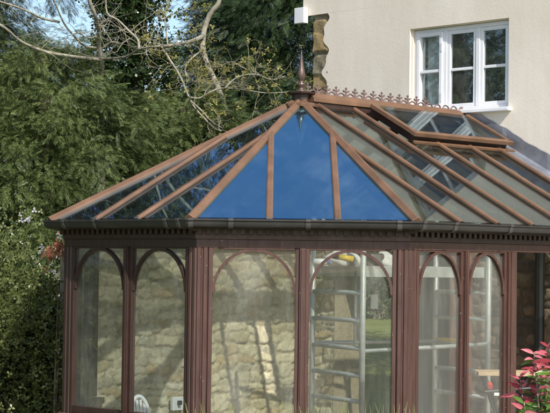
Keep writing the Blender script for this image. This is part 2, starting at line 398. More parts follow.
# roof vent: raised frame on the upper right slope
vent = thing('roof_vent', '', 'x'); del vent['label']; del vent['category']; vent.parent = cons
u0, u1, v1 = VENT; sl = lambda v: ZE+RISE*(1-v/D)
def onp(u, v, lift): return uv(u, v, sl(v))+nn*lift
v0 = .12; LF = .075
def fr(mb, a, b_, w, h, lift): mb.beam(a, b_, w, h, nn)
mb = MB()
for a, b_ in (((u0, v0), (u0, v1)), ((u1, v0), (u1, v1)), ((u0-.03, v1), (u1+.03, v1))):
    mb.beam(onp(*a, LF), onp(*b_, LF), .050, .036, nn)
vent_frame = mb.build('vent_frame', M['bar'], vent, .004)
mb = MB()
for a, b_ in (((u0+.03, v0), (u0+.03, v1-.03)), ((u1-.03, v0), (u1-.03, v1-.03)), ((u0, v1-.035), (u1, v1-.035))):
    mb.beam(onp(*a, .022), onp(*b_, .022), .05, .055, nn)
mb.build('vent_kerb', M['wood'], vent, .003)
MB().prism([onp(u0+.02, v0, LF), onp(u1-.02, v0, LF), onp(u1-.02, v1-.02, LF), onp(u0+.02, v1-.02, LF)], nn*.006).build('vent_pane', M['glass_roof'], vent)
mb = MB(); mb.beam(onp(u0-.02, v1+.03, .012), onp(e, v1+.03, .012), .03, .022, nn); mb.build('transom_bar', M['bar'], cons, .003)

# eaves: beam, gutter, fascia, dentils
for f in 'LCRBS':
    t, n = facdir(f)
    sweep(f, rect(DW-.05, D-.03, 2.215, 2.243)).build('eaves_beam', M['wood'], cons, .002)
    if f == 'S':
        sweep(f, rect(DW-.06, DW+.02, 2.05, 2.212)).build('wall_plate', M['wood'], cons); continue
    gp = [(1.875, 2.238), (1.875, 2.198), (1.887, 2.184), (1.905, 2.177), (1.945, 2.178), (1.966, 2.188), (1.972, 2.202), (1.975, 2.222), (1.984, 2.228), (1.984, 2.239), (1.968, 2.239), (1.962, 2.20), (1.94, 2.188), (1.91, 2.187), (1.89, 2.20), (1.89, 2.238)]
    gt = sweep(f, gp).build('gutter', M['gutter'], cons)
    a, b_ = (corner(k, 2.0) for k in FAC[f]); L = (b_-a).length
    js = {'C': (.04, .32, .86, 1.5), 'L': (.25, .62, 1.42, L-.1), 'R': (.05, .40, 1.05, 1.75, 2.3), 'B': (.4, 1.2)}[f]
    for j in js:
        c = a+t*j
        mb = MB(); q = [(1.87, 2.240), (1.87, 2.194), (1.883, 2.178), (1.903, 2.170), (1.95, 2.171), (1.972, 2.183), (1.979, 2.20), (1.981, 2.218), (1.990, 2.226), (1.990, 2.242)]
        mb.prism([c+n*(d-2.0)+Z*z-t*.018 for d, z in q], t*.036); mb.build('gutter_bracket', M['bracket'], gt, .002)
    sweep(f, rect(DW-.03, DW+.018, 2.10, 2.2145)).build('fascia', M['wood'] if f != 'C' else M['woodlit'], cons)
    dm = sweep(f, rect(DW+.018, DW+.048, 2.168, 2.2145)); 
    a, b_ = (corner(k, DW+.018) for k in FAC[f]); L = (b_-a).length; nd = int(L/.060)
    for i in range(nd):
        c = a+t*((i+.5)*L/nd)+n*.014+Z*2.151; dm.obox(c, t, n, Z, .0155, .0135, .0168)
    dm.build('dentil_moulding', M['wood'], cons, .0)
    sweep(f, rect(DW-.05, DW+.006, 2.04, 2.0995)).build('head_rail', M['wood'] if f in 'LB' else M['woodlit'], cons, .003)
    if f != 'R':
        sweep(f, rect(DW-.16, DW-.005, 0, .72)).build('dwarf_wall', M['brick'], cons)
        sweep(f, rect(DW-.18, DW+.03, .7205, .77)).build('sill', M['woodlit'], cons, .004)
    else:
        mb = MB()
        mb.uvbox(-DW*T8, .45, DW-.16, DW-.005, 0, .72); mb.build('dwarf_wall', M['brick'], cons)
        MB().uvbox(-DW*T8, .45, DW-.18, DW+.03, .7205, .77).build('sill', M['woodlit'], cons, .004)
# corner posts with fluting
def fluted(A, Bd, Cd, w, m, z0=.77, z1=2.10):
    """A corner point, Bd/Cd directions away from the corner along each face"""
    def side(dirv, other):
        n = Vector((dirv.y, -dirv.x, 0)); 
        if n.dot(other) > 0: n = -n
        pts = []; nf = 2; 
        for i in range(nf):
            s0 = w*i/nf; s1 = w*(i+1)/nf; g_ = .010
            pts += [A+dirv*(s0+.004)-n*.010, A+dirv*(s0+g_+.002), A+dirv*(s1-g_), A+dirv*(s1-.002)-n*.010]
        return pts, n
    p1, n1 = side(Bd, Cd); p2, n2 = side(Cd, Bd)
    poly = list(reversed(p1))+p2+[A+Cd*w-n2*.07, A-(n1+n2).normalized()*.08, A+Bd*w-n1*.07]
    return MB().prism([p+Z*z0 for p in poly], Z*(z1-z0))
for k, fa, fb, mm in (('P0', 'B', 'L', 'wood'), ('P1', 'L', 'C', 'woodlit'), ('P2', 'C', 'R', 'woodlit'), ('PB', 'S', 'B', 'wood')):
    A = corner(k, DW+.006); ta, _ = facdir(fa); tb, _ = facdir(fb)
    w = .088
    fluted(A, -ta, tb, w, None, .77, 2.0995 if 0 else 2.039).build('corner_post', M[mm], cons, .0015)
# lights: (facet, s0, s1) measured from the facet middle
def light(f, s0, s1, mm, arch=True, glass_=True, z0=.77, z1=2.04):
    t, n = facdir(f)
    mid = (corner(FAC[f][0], DW)+corner(FAC[f][1], DW))/2 if f != 'R' else uv(0, DW)
    P = lambda s, z, d=0: mid+t*s+Z*z+n*d
    wf = MB(); w = .028
    wf.obox(P(s0+w/2, (z0+z1)/2, -.02), t, n, Z, w/2, .022, (z1-z0)/2); wf.obox(P(s1-w/2, (z0+z1)/2, -.02), t, n, Z, w/2, .022, (z1-z0)/2)
    wf.obox(P((s0+s1)/2, z0+.03, -.02), t, n, Z, (s1-s0)/2-w, .022, .03)
    wf.obox(P((s0+s1)/2, z1-.006, -.02), t, n, Z, (s1-s0)/2-w, .022, .006)
    fr_ = wf.build('window_frame', M[mm], cons, .003)
    if arch:
        a = (s1-s0)/2-w+.006; c = (s0+s1)/2; zs = z1-.32; ab = MB(); K = 20
        for j in range(K):
            qs = []
            for jj in (j, j+1):
                an = math.pi*jj/K; ca, sa = math.cos(an), math.sin(an)
                qs.append(((c+a*ca, zs+.317*sa), (c+(a-.020)*ca, zs+(.317-.022)*sa)))
            (o0, i0), (o1, i1) = qs
            F_ = [P(*o0, .0), P(*o1, .0), P(*i1, .0), P(*i0, .0)]; B_ = [P(*o0, -.034), P(*o1, -.034), P(*i1, -.034), P(*i0, -.034)]
            ab.add(F_+B_, [(0, 1, 2, 3), (7, 6, 5, 4), (0, 4, 5, 1), (3, 2, 6, 7)])
        ab.build('arch_brace', M[mm], fr_)
    if glass_:
        MB().obox(P((s0+s1)/2, (z0+z1)/2, -.024), t, n, Z, (s1-s0)/2-w+.001, .002, (z1-z0)/2-.01).build('window_pane', M['glass_side'], fr_)
def mull(f, s, w, mm, z0=.77, z1=2.0395, d=.0):
    t, n = facdir(f); mid = (corner(FAC[f][0], DW)+corner(FAC[f][1], DW))/2 if f != 'R' else uv(0, DW)
    mb = MB(); mb.obox(mid+t*s+Z*((z0+z1)/2)-n*.015, t, n, Z, w/2, .035, (z1-z0)/2)
    mb.obox(mid+t*s+Z*((z0+z1)/2)+n*.022, t, n, Z, w*.26, .006, (z1-z0)/2-.001)
    mb.build('mullion', M[mm], cons, .002)
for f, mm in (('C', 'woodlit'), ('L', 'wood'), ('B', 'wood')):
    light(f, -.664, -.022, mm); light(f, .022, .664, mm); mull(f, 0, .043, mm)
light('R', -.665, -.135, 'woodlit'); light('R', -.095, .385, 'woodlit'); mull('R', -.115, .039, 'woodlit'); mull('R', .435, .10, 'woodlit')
mull('R', WU-.10, .10, 'woodlit', .0)
MB().uvbox(.49, WU-.15, DW-.1, DW+.03, 0.0, .06).build('door_threshold', M['wood'], cons)
# white solid added under the hub to imitate the finial's reflection in glass
mb = MB(); mb.lathe(HUB+Z*-.36, [(.006, 0), (.035, .1), (.05, .2), (.03, .24)], 10); mb.build('finial_reflection', M['plastic'], cons, 0, True)
fl = MB(); fl.prism([uv(WU-.06, -1.7, .035), uv(WU-.06, 1.64, .035), uv(-.68, 1.64, .035), uv(-1.64, .68, .035), uv(-1.64, -.68, .035), uv(-.68, -1.64, .035)], (0, 0, .26))
fl.build('floor_slab', M['tilefloor'], cons)

# ------------------------------------------------------------------ garden wall of rubble stone (left side of the conservatory)
gw = thing('stone_garden_wall', 'pale rubble stone wall behind the left arched windows', 'wall', uv(.6, -2, 0))
MB().uvbox(-.70, WU-.005, -2.25, -1.815, 0, 2.045).build('wall_core', M['stone'], gw)
core = bpy.data.objects['wall_core'].data.color_attributes.new('stone', 'FLOAT_COLOR', 'POINT')
for d_ in core.data: d_.color = (.4, .36, .26, 1)
rubble('wall_face', uv(-.70, -1.81, .3), U, Z, V, 2.76, 1.745, gw, 3)
sock = thing('wall_socket', 'small white electric box with black plug on the rubble wall', 'socket', uv(.40, -1.765, .70))
MB().uvbox(.19, .32, -1.768, -1.735, .60, .72).build('back_box', M['plastic'], sock, .004)
MB().uvbox(.24, .275, -1.734, -1.70, .65, .69).build('plug', M['black'], sock, .006)

# ------------------------------------------------------------------ house
house = thing('cream_house', 'cream rendered gabled house with exposed stone corner above the conservatory', 'house', uv(WU+1.5, 1, 0))
HL, HR, HD = -1.84, 6.2, 3.2
ZEV = 4.78; GP = math.radians(31)
def gable(v): return ZEV+min(v-HL, HR-v)*math.tan(GP)
wv0, wv1, wz0, wz1 = -.575, .545, 3.335, 4.115     # window hole
dv0, dv1, dz1 = -1.53, -.06, 2.23                   # garden door opening
WT = .42
mb = MB()                                            # front wall as butted prisms
def wallpiece(v0, v1, z0, z1): 
    mb.prism([uv(WU, v0, z0), uv(WU, v1, z0), uv(WU, v1, z1 if z1 is not None else gable(v1)), uv(WU, v0, z1 if z1 is not None else gable(v0))], U*WT)
wallpiece(HL, dv0, 0, 3.3); wallpiece(dv0, dv1, dz1, 3.3); wallpiece(dv1, HR, 0, 3.3)
wallpiece(HL, wv0, 3.3, None); wallpiece(wv0, wv1, 3.3, wz0); wallpiece(wv0, wv1, wz1, None)
wallpiece(wv1, (HL+HR)/2, 3.3, None); wallpiece((HL+HR)/2, HR, 3.3, None)
front = mb.build('front_wall', M['stone'], house)
ca = front.data.color_attributes.new('stone', 'FLOAT_COLOR', 'POINT')
for d_ in ca.data: d_.color = (.42, .36, .26, 1)
# side and rear walls
mb = MB()
su0, su1 = WU+WT+.02, WU+1.36
mb.uvbox(WU+WT, su0, HL, HL+.3, 0, ZEV); mb.uvbox(su0, su1, HL, HL+.3, dz1, ZEV); mb.uvbox(su1, WU+HD, HL, HL+.3, 0, ZEV)
mb.uvbox(WU+HD-.3, WU+HD, HL+.3, HR-.3, 0, ZEV); mb.uvbox(WU+WT, WU+HD, HR-.3, HR, 0, ZEV)
mb.build('outer_walls', M['render'], house)
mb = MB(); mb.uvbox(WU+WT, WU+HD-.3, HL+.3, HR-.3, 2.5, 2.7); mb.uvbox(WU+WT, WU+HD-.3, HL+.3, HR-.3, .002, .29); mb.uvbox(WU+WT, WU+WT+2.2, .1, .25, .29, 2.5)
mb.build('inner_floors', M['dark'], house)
# rubble inside the conservatory, on the house front
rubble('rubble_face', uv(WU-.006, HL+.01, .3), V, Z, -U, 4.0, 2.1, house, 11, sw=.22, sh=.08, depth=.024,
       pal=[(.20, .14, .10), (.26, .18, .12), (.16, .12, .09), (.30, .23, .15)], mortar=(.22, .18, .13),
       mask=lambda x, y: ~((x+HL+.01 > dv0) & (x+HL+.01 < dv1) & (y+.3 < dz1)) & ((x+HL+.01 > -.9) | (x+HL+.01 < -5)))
rubble('pale_rubble_face', uv(WU-.006, HL+.01, .3), V, Z, -U, .31, 2.1, house, 12)
# door lining in brown timber
mb = MB(); mb.uvbox(WU-.06, WU+.12, dv1-.001, dv1+.23, .29, 2.24); mb.uvbox(WU-.05, WU+.12, dv0+.004, dv1-.002, 2.17, 2.229)
mb.build('door_lining', wood('brown_door_timber', (.26, .09, .05)), house, .004)
# quoin stones at the corner
rubble('quoin_stones', uv(WU-.003, HL+.002, 2.55), V, Z, -U, .205, 1.83, house, 5, sw=.40, sh=.17, depth=.022,
       pal=[(.27, .21, .11), (.25, .21, .13), (.30, .22, .11), (.22, .20, .14), (.30, .26, .17)], mortar=(.24, .21, .14))
# cream render coat: wavy left edge, window hole, raked lower edge over the roof
def wavy(z):
    if z > 4.375: return -1.975
    return -1.665+.035*math.sin(z*17.5+.9)+.016*math.sin(z*41)+(.0 if z < 4.3 else 0)
ys_ = np.arange(2.62, 6.001, .03)
def lowedge(v): return max(0, ZE+RISE*(1-abs(v)/D)+.02)
mb = MB(); RF = WU-.030; h = .012
def colpoly(vs, zlo, zhi):                          # strip between lists
    n = len(vs); poly = [uv(RF, v, zl) for v, zl in zip(vs, zlo)]+[uv(RF, v, zh) for v, zh in reversed(list(zip(vs, zhi)))]
    mb.prism(poly, U*.026)
# left strip with a wavy edge, from z 2.62 up to the verge
zs_ = [z for z in np.arange(2.62, 4.37, .025)]+[4.3749]
poly = [uv(RF, wavy(z), z) for z in reversed(zs_)]+[uv(RF, wv0-h, 2.62), uv(RF, wv0-h, 4.376)]
poly = [p for p in poly]
# cut by the roof line on the lower right
poly2 = [uv(RF, wavy(z), z) for z in reversed(zs_)]
va = D*(1-(2.62-ZE-.02)/RISE); poly2 += [uv(RF, -va+0.0, 2.62)] if -va > wavy(2.62) else []
poly2 += [uv(RF, wv0-h, lowedge(wv0)), uv(RF, wv0-h, 4.376)]
mb.prism(poly2, U*.026)
mb.prism([uv(RF, -1.975, 4.376), uv(RF, wv0-h, 4.376), uv(RF, wv0-h, gable(wv0)), uv(RF, -1.975, gable(HL)-.06)], U*.026)
h = .012
mb.prism([uv(RF, wv0-h, lowedge(wv0)), uv(RF, 0, lowedge(0)), uv(RF, wv1+h, lowedge(wv1)), uv(RF, wv1+h, wz0-.03), uv(RF, wv0-h, wz0-.03)], U*.026)
mb.prism([uv(RF, wv0-h, wz1+.01), uv(RF, wv1+h, wz1+.01), uv(RF, wv1+h, gable(wv1)), uv(RF, wv0-h, gable(wv0))], U*.026)
mb.prism([uv(RF, wv1+h, lowedge(wv1)), uv(RF, D+.05, lowedge(D+.05)), uv(RF, D+.05, gable(D+.05)), uv(RF, wv1+h, gable(wv1))], U*.026)
mb.prism([uv(RF, D+.05, 0), uv(RF, HR, 0), uv(RF, HR, ZEV), uv(RF, (HL+HR)/2, gable((HL+HR)/2)), uv(RF, D+.05, gable(D+.05))], U*.026)
mb.build('render_coat', M['render'], house)
# reveal lining
mb = MB(); k = .011
mb.uvbox(RF+.0265, WU+.16, wv0-k, wv0+.004, wz0-.0, wz1); mb.uvbox(RF+.0265, WU+.16, wv1-.004, wv1+k, wz0, wz1); mb.uvbox(RF+.0265, WU+.16, wv0-k, wv1+k, wz1+.0005, wz1+.012)
mb.build('window_reveal', M['render'], house)
# verge and roof
mb = MB()
for sg in (0, 1):
    va_, vb_ = ((HL-.16, (HL+HR)/2) if sg == 0 else (HR+.16, (HL+HR)/2))
    za = ZEV-.16*math.tan(GP); zb = gable((HL+HR)/2)
    mb.prism([uv(WU-.12, va_, za+.03), uv(WU-.12, vb_, zb+.03), uv(WU-.12, vb_, zb+.16), uv(WU-.12, va_, za+.16)], U*(HD+.25))
mb.build('roof', M['slate'], house)
gb = MB().uvbox(WU-.10, WU-.035, -2.03, -1.90, 4.30, 4.455).build('eaves_box', M['white'], house, .004)
# white window
fx = WU+.055
win = MB()
def wb(v0, v1, z0, z1, d0=-.03, d1=.03, m_=None): (m_ or win).uvbox(fx+d0, fx+d1, v0, v1, z0, z1)
wv0i, wv1i = wv0+.004, wv1-.004
wb(wv0i, wv0i+.035, wz0, wz1); wb(wv1i-.035, wv1i, wz0, wz1); wb(wv0i+.035, wv1i-.035, wz1-.035, wz1); wb(wv0i+.035, wv1i-.035, wz0, wz0+.035)
xs_m = [-.212, .168]
for m_ in xs_m: wb(m_-.022, m_+.022, wz0+.035, wz1-.035)
wobj = win.build('house_window', M['white'], house, .004)
cells = [(wv0i+.035, xs_m[0]-.022, 1), (xs_m[0]+.022, xs_m[1]-.022, 0), (xs_m[1]+.022, wv1i-.035, 0)]
for i, (a, b_, op) in enumerate(cells):
    sb = MB(); w = .034
    za, zb = wz0+.036, wz1-.036; d0, d1 = -.045 if op else -.022, .012
    sb.uvbox(fx+d0, fx+d1, a+.001, a+w, za, zb); sb.uvbox(fx+d0, fx+d1, b_-w, b_-.001, za, zb)
    sb.uvbox(fx+d0, fx+d1, a+w, b_-w, za, za+w); sb.uvbox(fx+d0, fx+d1, a+w, b_-w, zb-w, zb)
    zm = wz0+.385; sb.uvbox(fx+d0+.006, fx+d1, a+w, b_-w, zm-.013, zm+.013)
    so = sb.build('sash', M['white'], wobj, .003)
    MB().uvbox(fx-.004, fx+.0, a+w-.002, b_-w+.002, za+w-.002, zb-w+.002).build('window_pane', M['glass_house'], wobj)
hg = MB(); hg.uvbox(fx-.05, fx-.0455, cells[0][1]-.012, cells[0][1]+.004, wz0+.10, wz0+.18); hg.uvbox(fx-.05, fx-.0455, cells[0][1]-.012, cells[0][1]+.004, wz1-.22, wz1-.14)
hg.build('hinge', M['white'], wobj)
MB().uvbox(WU-.085, fx-.0305, wv0-.10, wv1+.05, wz0-.035, wz0-.001).build('window_sill', M['white'], wobj, .006)
cu = MB(); K = 40
pts = [(fx+.07+.016*math.sin(i*1.25)+.008*math.sin(i*.6), wv0+.03+i*.20/K) for i in range(K+1)]
for i in range(K):
    if 0: pass
    (ua, va2), (ub, vb2) = pts[i], pts[i+1]; off = .05
    cu.add([uv(ua, va2+off, wz0-.05), uv(ub, vb2+off, wz0-.05), uv(ub+.0, vb2+off, wz1), uv(ua, va2+off, wz1)], [(0, 1, 2, 3)])
cu.build('curtain', M['curtain'], wobj, 0, True)
rm = MB()
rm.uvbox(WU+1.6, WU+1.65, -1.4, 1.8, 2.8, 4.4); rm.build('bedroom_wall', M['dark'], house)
# lead flashing following the roof / wall junction
fs = MB()
K = 48; rows = []
for i in range(K+1):
    v_ = .06+1.94*i/K; wob = .006*math.sin(i*.63)+.004*math.sin(i*1.7); zl = ZE+RISE*(1-v_/D)
    lap = .006*((i % 12)/12)
    rows.append([uv(RF-.003, v_, min(zl+.165+wob, wz0-.045)), uv(RF-.007-lap, v_, min(zl+.162+wob, wz0-.048)), uv(RF-.008-lap, v_, zl+.03), uv(RF-.028, v_, zl+.010+lap), uv(RF-.17+wob, v_, zl+.008+lap), uv(RF-.17+wob, v_, zl+.002), uv(RF-.02, v_, zl+.001), uv(RF-.003, v_, zl+.02)])
nr = 8; fs.v = [p for r_ in rows for p in r_]
for i in range(K):
    for j in range(nr): fs.f.append((i*nr+j, i*nr+(j+1) % nr, (i+1)*nr+(j+1) % nr, (i+1)*nr+j))
fs.f += [tuple(range(nr)), tuple(K*nr+j for j in range(nr))]
fs.build('lead_flashing', M['lead'], house)

# black pipe on the house wall
pipe = MB().tube([uv(WU-.10, .96, .3), uv(WU-.10, .96, 1.9), uv(WU-.10, .97, 2.3)], .045, 10)
pipe.uvbox(WU-.10, WU-.031, .94, .98, 1.7, 1.74)
tag(pipe.build('black_stovepipe', M['black'], None, 0), 'black vertical pipe against the rubble wall beyond the open doorway', 'pipe')

# ------------------------------------------------------------------ scaffold tower with things on its deck
def P2_(x, y, z=0): return Vector((x, y, z))
N1, F1, N2, F2 = P2_(.52, -.10), P2_(.13, .55), P2_(1.62, .56), P2_(1.235, 1.21)
sct = thing('scaffold_tower', 'aluminium scaffold tower with ladder ends inside the conservatory', 'scaffold', (.9, .5, .3))
FZ = .30
for a in (N1, F1, N2, F2):
    up_ = MB().tube([a+Z*(FZ+.1), a+Z*2.33], .0245, 12).build('upright', M['alu'], sct, 0, True)
    c_ = MB().tube([a+Z*(FZ+.06)-U*.015, a+Z*(FZ+.06)+U*.015], .055, 12); c_.build('castor', M['black'], up_)
for a, b_ in ((N1, F1), (N2, F2)):
    for z in (.55, .82, 1.03, 1.25, 1.475, 1.70, 2.28):
        MB().tube([a+Z*z, b_+Z*z], .019, 8).build('rung', M['alu'], sct, 0, True)
for a, b_, z0, z1 in ((F1, F2, 1.26, 1.26), (N1, N2, 1.23, 1.27), (F1, F2, 2.2, 2.2)):
    MB().tube([a+Z*z0, b_+Z*z1], .018, 8).build('brace', M['alu'], sct, 0, True)
dk = MB(); dl = (N2-N1).normalized(); ds = (F1-N1).normalized()
c0 = (N1+F2)/2
dk.obox(c0+Z*1.90, dl, ds, Z, .60, .33, .015); dk.obox(c0+Z*1.875-ds*.335, dl, ds, Z, .62, .012, .045); dk.obox(c0+Z*1.875+ds*.335, dl, ds, Z, .62, .012, .045)
dk.build('deck', M['alu'], sct, .003)
la = N1*.5+F1*.5+dl*.18
for q in (0, .38):
    MB().tube([la+dl*q+Z*1.22, la+dl*q+Z*1.88], .012, 8).build('hanger', M['alu'], sct, 0, True)
MB().obox(la+dl*.19+Z*1.62, dl, ds, Z, .035, .004, .06).build('load_plate', M['white'], sct)
DZ = 1.916
def blob(c, r, sx, sy, sz, seed, mb):
    q = random.Random(seed); bm = bmesh.new(); bmesh.ops.create_icosphere(bm, subdivisions=3, radius=r)
    ph = [q.uniform(0, 6) for _ in range(6)]
    for v in bm.verts:
        k = 1+.16*math.sin(v.co.x/r*3+ph[0])*math.sin(v.co.y/r*4+ph[1])+.12*math.sin(v.co.z/r*6+ph[2]+v.co.x/r*5)
        v.co = Vector((v.co.x*k*sx, v.co.y*k*sy, max(v.co.z*k*sz, -r*sz*.55)))
    off = len(mb.v); mn = min(v.co.z for v in bm.verts)
    for v in bm.verts: mb.v.append(Vector(c)+v.co-Z*mn)
    for f_ in bm.faces: mb.f.append(tuple(off+v.index for v in f_.verts))
    bm.free(); return mb
nd = N1*.75+F1*.25
bag = blob(nd+dl*.02+Z*DZ+P2_(-.06, .12), .085, 1.7, .9, 1.0, 1, MB())
tag(bag.build('white_sack', M['cloth'], None, 0, True), 'crumpled white sack on the deck left of the tall upright', 'sack', 'sacks on the scaffold deck')
bag = blob(nd+dl*.33+Z*DZ, .085, 1.4, .9, .9, 4, MB())
tag(bag.build('white_sack', M['cloth'], None, 0, True), 'smaller white sack on the deck right of the black case', 'sack', 'sacks on the scaffold deck')
dr = thing('power_drill', 'yellow power drill lying on the deck beside the white sack', 'drill', nd+Z*DZ+P2_(-.22, -.05))
b0 = nd+Z*(DZ+.075)+P2_(-.10, -.07)
MB().tube([b0, b0+P2_(.12, .01, -.02)], [.022, .028], 10).build('drill_body', M['yellow'], dr, 0, True)
MB().tube([b0+P2_(-.06, 0, 0), b0], [.012, .026], 10).build('chuck', M['black'], dr)
MB().obox(b0+P2_(.11, .01, -.038), P2_(1, 0, 0), P2_(0, 1, 0), Z, .02, .016, .036).build('handle', M['black'], dr, .005)
cs = thing('black_tool_case', 'black rounded tool case on the deck beside the tall upright', 'tool case', nd+Z*DZ+dl*.17)
MB().obox(nd+Z*(DZ+.055)+dl*.235, dl, ds, Z, .07, .06, .054).build('case_body', M['black'], cs, .02)
hd = nd+dl*.235+Z*(DZ+.11); MB().tube([hd-dl*.04, hd-dl*.035+Z*.025, hd+dl*.035+Z*.025, hd+dl*.04], .006, 6).build('handle', M['black'], cs)
bt = thing('white_bottle', 'white bottle with blue cap lying at the left end of the deck', 'bottle', nd+Z*DZ+P2_(-.40, .14))
q0 = nd+Z*(DZ+.03)+P2_(-.30, .10)
MB().tube([q0, q0+P2_(.09, 0, 0), q0+P2_(.11, 0, 0)], [.03, .03, .012], 12).build('bottle_body', M['white'], bt, 0, True)
MB().tube([q0+P2_(.111, 0, 0), q0+P2_(.135, 0, 0)], .013, 10).build('cap', M['blue'], bt)

lv = MB(); lv.obox(F2+Z*1.272+(N2-F2)*.22, (N2-F2).normalized(), dl, Z, .17, .012, .022)
tag(lv.build('spirit_level', M['yellow'], None, .003), 'yellow spirit level lying on a ladder rung behind the right arched windows', 'spirit level')
tp_ = MB(); pc = Vector((1.60, -.95, 1.66)); tp_.tube([pc+Vector((.035*math.cos(a), 0, .045*math.sin(a))) for a in [2*math.pi*i/16 for i in range(17)]], .006, 6, False)
tag(tp_.build('yellow_tape_loop', M['yellow'], None, 0, True), 'small loop of yellow tape hanging inside the right-hand arched window', 'tape')

# ------------------------------------------------------------------ folding workbench
wb_ = thing('folding_workbench', 'black folding workbench with plywood top and red clamp', 'workbench', (1.66, -.1, FZ))
MB().box((1.44, -.26, 1.055), (1.90, -.10, 1.085)).build('worktop', M['ply'], wb_, .003)
MB().box((1.44, -.06, 1.055), (1.90, .08, 1.085)).build('worktop', M['ply'], wb_, .003)
for y_ in (-.22, .04):
    for a, b_ in (((1.50, 1.05), (1.78, FZ)), ((1.84, 1.05), (1.56, FZ))):
        MB().tube([(a[0], y_, a[1]), (b_[0], y_+(.02 if a[0] < 1.6 else -.02), b_[1])], .014, 8).build('leg', M['black'], wb_)
MB().tube([(1.49, -.28, .93), (1.88, -.28, .965)], .014, 8).build('crossbar', M['black'], wb_)
MB().tube([(1.53, -.30, .97), (1.53, -.255, .99)], .022, 10).build('clamp_knob', M['red'], wb_)
MB().box((1.56, -.30, .90), (1.68, -.27, .925)).build('step_pad', M['plastic'], wb_, .004)

# ------------------------------------------------------------------ white garden chair (its arched back shows)
ch = thing('garden_chair', 'white plastic garden chair with slotted arched back by left window', 'chair', (-1.22, -.30, FZ))
cx, cy = -1.235, -.35
rot = Matrix.Rotation(math.radians(28), 3, 'Z')
def cp(x, y, z): return Vector((cx, cy, FZ))+rot@Vector((x, y, 0))+Z*z
bk = MB(); K = 14                              # back frame: arch
arch = [cp(-.10+.0, .0, .36)]+[cp(-.10*math.cos(math.pi*i/K) if 0 else -.085*math.cos(math.pi*i/K), .03+.04*math.sin(math.pi*i/K), .36+.20*math.sin(math.pi*i/K)) for i in range(K+1)]+[cp(.10, .0, .36)]
bk.tube(arch, .017, 8); bk.build('backrest', M['plastic'], ch, 0, True)
for x_ in (-.045, -.015, .015, .045):
    MB().beam(cp(x_, .02, .36), cp(x_, .065, .51+.03*(1-abs(x_)/.06)), .021, .010, P2_(0, 1)).build('back_slat', M['plastic'], ch, .003)
MB().obox(cp(0, -.20, .36), rot@Vector((1, 0, 0)), rot@Vector((0, 1, 0)), Z, .21, .21, .015).build('seat', M['plastic'], ch, .012)
for sx in (-1, 1):
    for sy in (-.38, -.02):
        MB().tube([cp(sx*.18, sy, .35), cp(sx*.21, sy+(.03 if sy > -.2 else -.03), 0)], [.022, .016], 8).build('leg', M['plastic'], ch, 0, True)

# ------------------------------------------------------------------ vegetation
def frond_template(kind):
    """returns (verts, faces(quads)) of a small spray, length 1 along +x, drooping, flat in xy"""
    V_, F_ = [], []
    def q(a, b, w, up=0.0, n=Vector((0, 0, 1))):
        a, b = Vector(a), Vector(b); s = (b-a).cross(n).normalized()*w
        m = a*.45+b*.55; o = len(V_)
        V_.extend([a, m+s, b, m-s]); F_.append((o, o+1, o+2, o+3))
    if kind == 'feather':
        for i in range(7):
            x = .06+.135*i; L = .40*(1-.6*abs(x-.35)); z = -.25*x*x
            for sg in (1, -1):
                q((x, 0, z), (x+L*.75, sg*L*.62, z-.10*L-.03), .025)
        q((0, 0, 0), (.55, 0, -.08), .02); q((.5, 0, -.07), (1.05, 0, -.30), .03)
    elif kind == 'leaf':
        q((0, 0, 0), (1, 0, 0), .34)
    elif kind == 'ovate':
        for sg, (a, z) in enumerate(((0, 0), (2.2, .2), (4.2, -.2))):
            q((0, 0, 0), (math.cos(a), math.sin(a), z), .34)
    return np.array([tuple(v) for v in V_]), np.array(F_)
def rotmats(d, roll):
    d = d/np.linalg.norm(d, axis=1, keepdims=True)
    up = np.tile([0., 0, 1], (len(d), 1)); y = np.cross(up, d); y /= np.linalg.norm(y, axis=1, keepdims=True)+1e-9
    z = np.cross(d, y); c, s = np.cos(roll)[:, None], np.sin(roll)[:, None]
    y2 = y*c+z*s; z2 = -y*s+z*c
    return np.stack([d, y2, z2], -1)
def scatter(name, P, Dr, sc, kind, m, parent, rollamp=.6):
    tv, tf = frond_template(kind); n = len(P)
    R = rotmats(Dr, rng.normal(0, rollamp, n)); 
    W = np.einsum('nij,kj->nki', R, tv)*sc[:, None, None]+P[:, None, :]
    off = Vector((0, 0, 0)); p = parent
    while p is not None: off += p.location; p = p.parent
    W = W-np.array(off)
    F = (tf[None]+(np.arange(n)*len(tv))[:, None, None]).reshape(-1, 4)
    me = bpy.data.meshes.new(name); quads(me, W.reshape(-1, 3), F); me.materials.append(m)
    o = bpy.data.objects.new(name, me); COL.objects.link(o); o.parent = parent; return o
